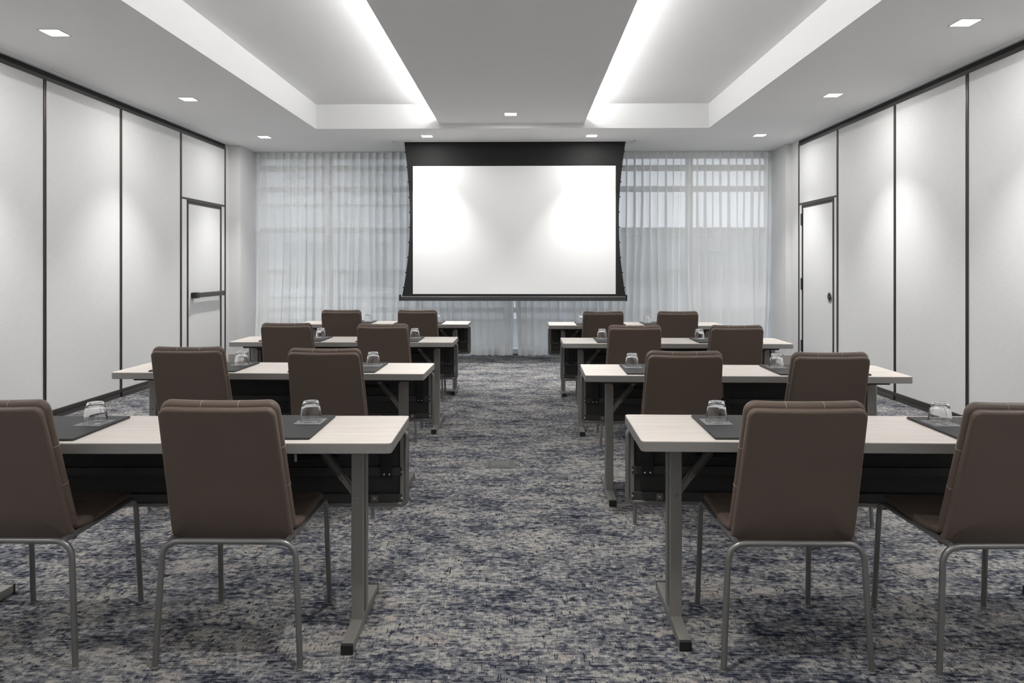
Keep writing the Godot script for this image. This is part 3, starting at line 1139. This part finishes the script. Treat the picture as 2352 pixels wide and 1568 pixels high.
func build_screen() -> void:
	var z := -9.83
	var t := thing("projection_screen", "white drop-down projection screen with black border lowered from ceiling slot", "projection screen", Vector3(MID_X + 0.02, 0, z))
	var ox := MID_X + 0.02
	# slot in the ceiling
	var tr := shape()
	for zz in [-0.075, 0.075]:
		tr.box(Vector3(-0.12 - ox, CEIL - 0.006, zz), Vector3(3.30, 0.012, 0.045), 0.003)
	for xx in [-1.77, 1.53]:
		tr.box(Vector3(xx - ox, CEIL - 0.006, 0), Vector3(0.045, 0.012, 0.195), 0.003)
	obj("slot_trim", tr, M.paint, t)
	# tab-tensioned sheet: both sides draw in between top and bottom bar
	var left := [[3.07, -1.632], [2.97, -1.622], [2.72, -1.592], [2.45, -1.570], [2.20, -1.558], [2.0, -1.556], [1.75, -1.562], [1.5, -1.578], [1.25, -1.610], [1.05, -1.642], [0.94, -1.664]]
	var right := [[3.07, 1.414], [2.97, 1.400], [2.72, 1.366], [2.45, 1.340], [2.20, 1.325], [2.0, 1.322], [1.75, 1.327], [1.5, 1.342], [1.25, 1.370], [1.05, 1.398], [0.94, 1.418]]
	var sh := shape()
	for zz in [-0.001, 0.001]:
		for i in left.size() - 1:
			sh.quad(Vector3(left[i][1] - ox, left[i][0], zz), Vector3(right[i][1] - ox, right[i][0], zz), Vector3(right[i + 1][1] - ox, right[i + 1][0], zz), Vector3(left[i + 1][1] - ox, left[i + 1][0], zz), Vector3(0, 0, signf(zz)))
	for side in [left, right]:
		for i in left.size() - 1:
			sh.quad(Vector3(side[i][1] - ox, side[i][0], -0.001), Vector3(side[i][1] - ox, side[i][0], 0.001), Vector3(side[i + 1][1] - ox, side[i + 1][0], 0.001), Vector3(side[i + 1][1] - ox, side[i + 1][0], -0.001), Vector3(-1 if side == left else 1, 0, 0))
	obj("black_border", sh, M.screen_black, t)
	obj("viewing_surface", ext(-1.514 - ox, 1.279 - ox, 0.972, 2.735, 0.001, 0.0022), M.screen_white, t)
	var bar := obj("bottom_bar", ext(-1.692 - ox, 1.427 - ox, 0.878, 0.938, -0.018, 0.018, 0.006), M.bar, t)
	for xx in [-1.690, 1.425]:
		obj("bar_end", ext(xx - ox - 0.012, xx - ox + 0.012, 0.876, 0.962, -0.019, 0.019, 0.004), M.black, bar)
	# tension cords and the tabs that hold them
	for side in [left, right]:
		var out := -1.0 if side == left else 1.0
		var path := []
		for p in side:
			path.append(Vector3(p[1] - ox + out * 0.009, p[0], 0.0))
		path[path.size() - 1] = Vector3(side[side.size() - 1][1] - ox + out * 0.022, 0.935, 0.0)
		var cord := shape()
		cord.tube(path, 0.0016, 6)
		obj("tension_cord", cord, M.base, t)
		for k in 10:
			var y := lerpf(2.93, 1.06, k / 9.0)
			var x := 0.0
			for i in side.size() - 1:
				if y <= side[i][0] and y >= side[i + 1][0]:
					x = lerpf(side[i][1], side[i + 1][1], (side[i][0] - y) / (side[i][0] - side[i + 1][0]))
			obj("tab", one_box(Vector3(x - ox + out * 0.006, y, 0), Vector3(0.014, 0.018, 0.004), 0.001), M.black, t)


func build_outside() -> void:
	var g := setting("ground")
	obj("paving", ext(-40, 40, -0.6, -0.45, -60, Z_FAR - 0.3), M.paving, g)
	var b := thing("neighbouring_building", "pale grey building with ribbon windows seen through sheer curtain by push-bar door", "building", Vector3(-7.6, -0.45, -24.0))
	obj("wall", ext(-9.5, 10.6, 0.0, 6.0, -6.0, 0.0, 0.02), M.facade, b)
	for r in 2:
		for k in 9:
			obj("window", ext(-9.0 + k * 2.15, -7.5 + k * 2.15, 1.1 + r * 3.1, 2.6 + r * 3.1, -0.2, 0.02), M.facade_glass, b)
		obj("ledge", ext(-9.55, 10.65, 0.75 + r * 3.1, 0.9 + r * 3.1, -0.1, 0.12, 0.02), M.facade, b)
	var c := thing("low_building", "low pale grey building seen through sheer curtain by door with round pull", "building", Vector3(12.0, -0.45, -30.0))
	obj("wall", ext(-8.8, 14.0, 0.0, 3.05, -6.0, 0.0, 0.02), M.facade, c)
	for k in 8:
		obj("window", ext(-8.0 + k * 2.6, -6.2 + k * 2.6, 1.0, 2.4, -0.2, 0.02), M.facade_glass, c)
	obj("parapet", ext(-8.9, 14.1, 3.05, 3.2, -6.1, 0.1, 0.02), M.facade, c)


func build_floor_box() -> void:
	var f := thing("floor_box", "grey rectangular floor outlet box flush in carpet of the aisle", "floor box", Vector3(-0.15, 0.0, -4.89))
	obj("frame", ext(-0.1, 0.1, 0.0, 0.006, -0.087, 0.087, 0.003), M.box_lid, f)
	obj("lid", ext(-0.082, 0.062, 0.006, 0.0085, -0.072, 0.072, 0.001), M.box_lid, f)
	obj("lid_inlay", ext(-0.042, 0.036, 0.0085, 0.0105, -0.060, 0.052, 0.001), M.box_lid, f)
	for x in [-0.0795, -0.068]:
		obj("slot", ext(x - 0.0018, x + 0.0018, 0.0086, 0.0092, -0.068, 0.068), M.box_slot, f)
	for k in 3:
		obj("slot", ext(0.076, 0.082, 0.0062, 0.007, -0.062 + k * 0.046, -0.034 + k * 0.046), M.box_slot, f)
	for k in 4:
		obj("slot", ext(0.0655, 0.070, 0.0062, 0.007, -0.066 + k * 0.036, -0.044 + k * 0.036), M.box_slot, f)


# ------------------------------------------------------------------ light and camera levels
const COVE := 6.1
const SPOT := 4.4
const SKIRT := 0.9

func _ready() -> void:
	# camera: level, turned slightly from the room's axis, lens shifted down
	var cam := Camera3D.new()
	cam.name = "camera"
	cam.projection = Camera3D.PROJECTION_FRUSTUM
	cam.near = 0.05
	cam.far = 200.0
	cam.size = 2.0 * 784.0 / 1639.26 * 0.05
	cam.frustum_offset = Vector2(0.0, -(784.0 - 609.45) / 1639.26 * 0.05)
	cam.position = Vector3(0.0, 1.365, 0.0)
	cam.rotation.y = 0.01484
	cam.current = true
	add_child(cam)

	var env := Environment.new()
	env.background_mode = Environment.BG_SKY
	var sky := Sky.new()
	var sm := ProceduralSkyMaterial.new()
	sm.sky_top_color = Color(0.79, 0.84, 0.895)
	sm.sky_horizon_color = Color(0.875, 0.90, 0.93)
	sm.ground_bottom_color = Color(0.45, 0.47, 0.5)
	sm.ground_horizon_color = Color(0.70, 0.76, 0.82)
	sm.sky_energy_multiplier = 1.0
	sky.sky_material = sm
	env.sky = sky
	env.background_energy_multiplier = 2.5
	env.tonemap_mode = Environment.TONE_MAPPER_LINEAR
	env.tonemap_exposure = 1.14
	env.sdfgi_enabled = true
	env.ssao_enabled = true
	env.ssil_enabled = true
	var we := WorldEnvironment.new()
	we.name = "environment"
	we.environment = env
	add_child(we)

	make_materials()
	build_cove(PAN_L, -1.0, "side of the push-bar door")
	build_cove(PAN_R, 1.0, "side of the door with round pull")

	build_floor_and_ceiling()
	build_walls()
	build_windows()
	build_outside()

	# downlights: a row along each partition, two before the screen, some in the dropped panel
	var by_l := "along partition with push-bar door"
	var by_r := "along partition with round-pull door"
	var which := ["nearest the sheer curtain, ", "second from the sheer curtain, ", "third from the sheer curtain, ", "fourth from the sheer curtain, ", "fifth from the sheer curtain, ", "sixth from the sheer curtain, "]
	var zl := [-9.43, -7.27, -5.18, -3.06, -0.95, 1.16]
	for k in 6:
		make_downlight("square recessed downlight " + which[k] + by_l, Vector3(-3.43, CEIL, zl[k]), SPOT)
	var zr := [-9.40, -7.195, -5.06, -2.95, -0.85, 1.26]
	for k in 6:
		make_downlight("square recessed downlight " + which[k] + by_r, Vector3(3.11, CEIL, zr[k]), SPOT)
	make_downlight("square recessed downlight before projection screen, on side of push-bar door", Vector3(-1.263, CEIL, -9.40), SPOT)
	make_downlight("square recessed downlight before projection screen, on side of round-pull door", Vector3(0.91, CEIL, -9.40), SPOT)
	make_downlight("square recessed downlight in dropped centre panel, nearest projection screen", Vector3(MID_X, PANEL_Y, -8.32), SPOT)
	make_downlight("square recessed downlight in dropped centre panel, second from projection screen", Vector3(MID_X, PANEL_Y, -4.45), SPOT * 0.8)
	make_downlight("added unseen downlight in dropped centre panel to brighten near tables, third from projection screen", Vector3(MID_X, PANEL_Y, -1.75), SPOT * 0.8)  # extra lamp out of view, added to brighten the nearer tables and chairs
	make_downlight("square recessed downlight in dropped centre panel, fourth from projection screen", Vector3(MID_X, PANEL_Y, 0.6), SPOT * 0.8)

	build_screen()
	sheer_curtain(-4.025, -0.131, "white sheer curtain in soft folds from the push-bar door side to window middle", 21)
	sheer_curtain(-0.129, 3.712, "white sheer curtain in soft folds from the round-pull door side to window middle", 47)

	# tables: front edge middle (x, distance), turn; rows counted from the screen
	var row_name := ["fourth row from screen", "third row from screen", "second row from screen", "first row by screen"]
	var side_name := ["push-bar door side", "round-pull door side"]
	var tabs := [
		[[-1.374, 2.477, 0.017], [-1.481, 4.100, -0.016], [-1.477, 5.762, -0.005], [-1.492, 7.518, -0.002]],
		[[1.335, 2.521, -0.013], [1.269, 4.032, -0.016], [1.236, 5.694, -0.006], [1.188, 7.400, -0.011]]]
	# per row: wall seat x, z of rear legs, turn; aisle seat the same
	var seats := [
		[[[-1.762, 2.408, 0.0], [-0.998, 2.412, 0.0]], [[-1.828, 3.95, 0.015], [-1.058, 3.88, -0.02]], [[-1.823, 5.565, 0.0], [-1.064, 5.495, -0.01]], [[-1.812, 7.18, 0.01], [-1.049, 7.18, 0.0]]],
		[[[1.630, 2.41, 0.03], [0.922, 2.42, 0.0]], [[1.572, 3.75, 0.02], [0.839, 3.79, 0.0]], [[1.592, 5.41, 0.0], [0.835, 5.40, 0.0]], [[1.506, 7.02, 0.0], [0.783, 7.01, 0.0]]]]
	# pad centre x and front-edge distance
	var pads := [
		[[[-1.852, 2.500], [-1.020, 2.530]], [[-1.930, 4.135], [-1.108, 4.122]], [[-1.900, 5.790], [-1.103, 5.780]], [[-1.878, 7.545], [-1.112, 7.545]]],
		[[[1.812, 2.535], [0.946, 2.555]], [[1.718, 4.060], [0.854, 4.072]], [[1.670, 5.730], [0.856, 5.735]], [[1.528, 7.430], [0.820, 7.430]]]]
	var protos := [null, null]
	var chair0: Node3D = null
	var pad0: Node3D = null
	var coaster0: Node3D = null
	var glass0: Node3D = null
	var rng := RandomNumberGenerator.new()
	rng.seed = 4
	for side in 2:
		for row in 4:
			var t: Array = tabs[side][row]
			var a: float = t[2]
			var tc := Vector3(t[0] - TD / 2 * sin(a), 0.0, -(t[1] + TD / 2 * cos(a)))
			var where: String = row_name[row] + ", " + side_name[side]
			var lbl := "folding table with pale wood top and grey edge, " + where
			if protos[side] == null:
				protos[side] = make_table(lbl, tc, a, 1.0 if side == 0 else -1.0, side)
			else:
				var r: Node3D = protos[side].duplicate()
				r.name = numbered("folding_table")
				add_child(r)
				r.position = tc
				r.rotation.y = a
				r.set_meta("label", lbl)
			for seat in 2:
				var who: String = ("wall seat of " if seat == 0 else "aisle seat of ") + where
				var c: Array = seats[side][row][seat]
				var cl := "taupe vinyl chair, " + who
				if chair0 == null:
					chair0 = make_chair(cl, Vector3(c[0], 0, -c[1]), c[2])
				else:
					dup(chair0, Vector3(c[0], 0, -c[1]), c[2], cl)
				var p: Array = pads[side][row][seat]
				var pc := Vector3(p[0], TOP_Y, -(p[1] + 0.193))
				var pl := "black leather desk pad, " + who
				if pad0 == null:
					pad0 = make_pad(pl, pc, a, 1.0)
				else:
					dup(pad0, pc, a, pl)
				var off := 0.186 if side == 0 else -0.188
				var cc := pc + Vector3(off, 0.0085, -0.068 + rng.randf_range(-0.008, 0.008))
				var col := "grey paper coaster under glass, " + who
				var cturn := rng.randf_range(-0.03, 0.03)
				if coaster0 == null:
					coaster0 = make_coaster(col, cc, cturn)
				else:
					dup(coaster0, cc, cturn, col)
				var gc := cc + Vector3(rng.randf_range(-0.004, 0.004), 0.0016, -0.002)
				var gl := "clear glass tumbler upside down, " + who
				if glass0 == null:
					glass0 = make_tumbler(gl, gc)
				else:
					dup(glass0, gc, rng.randf_range(0, 6.0), gl)
	build_floor_box()
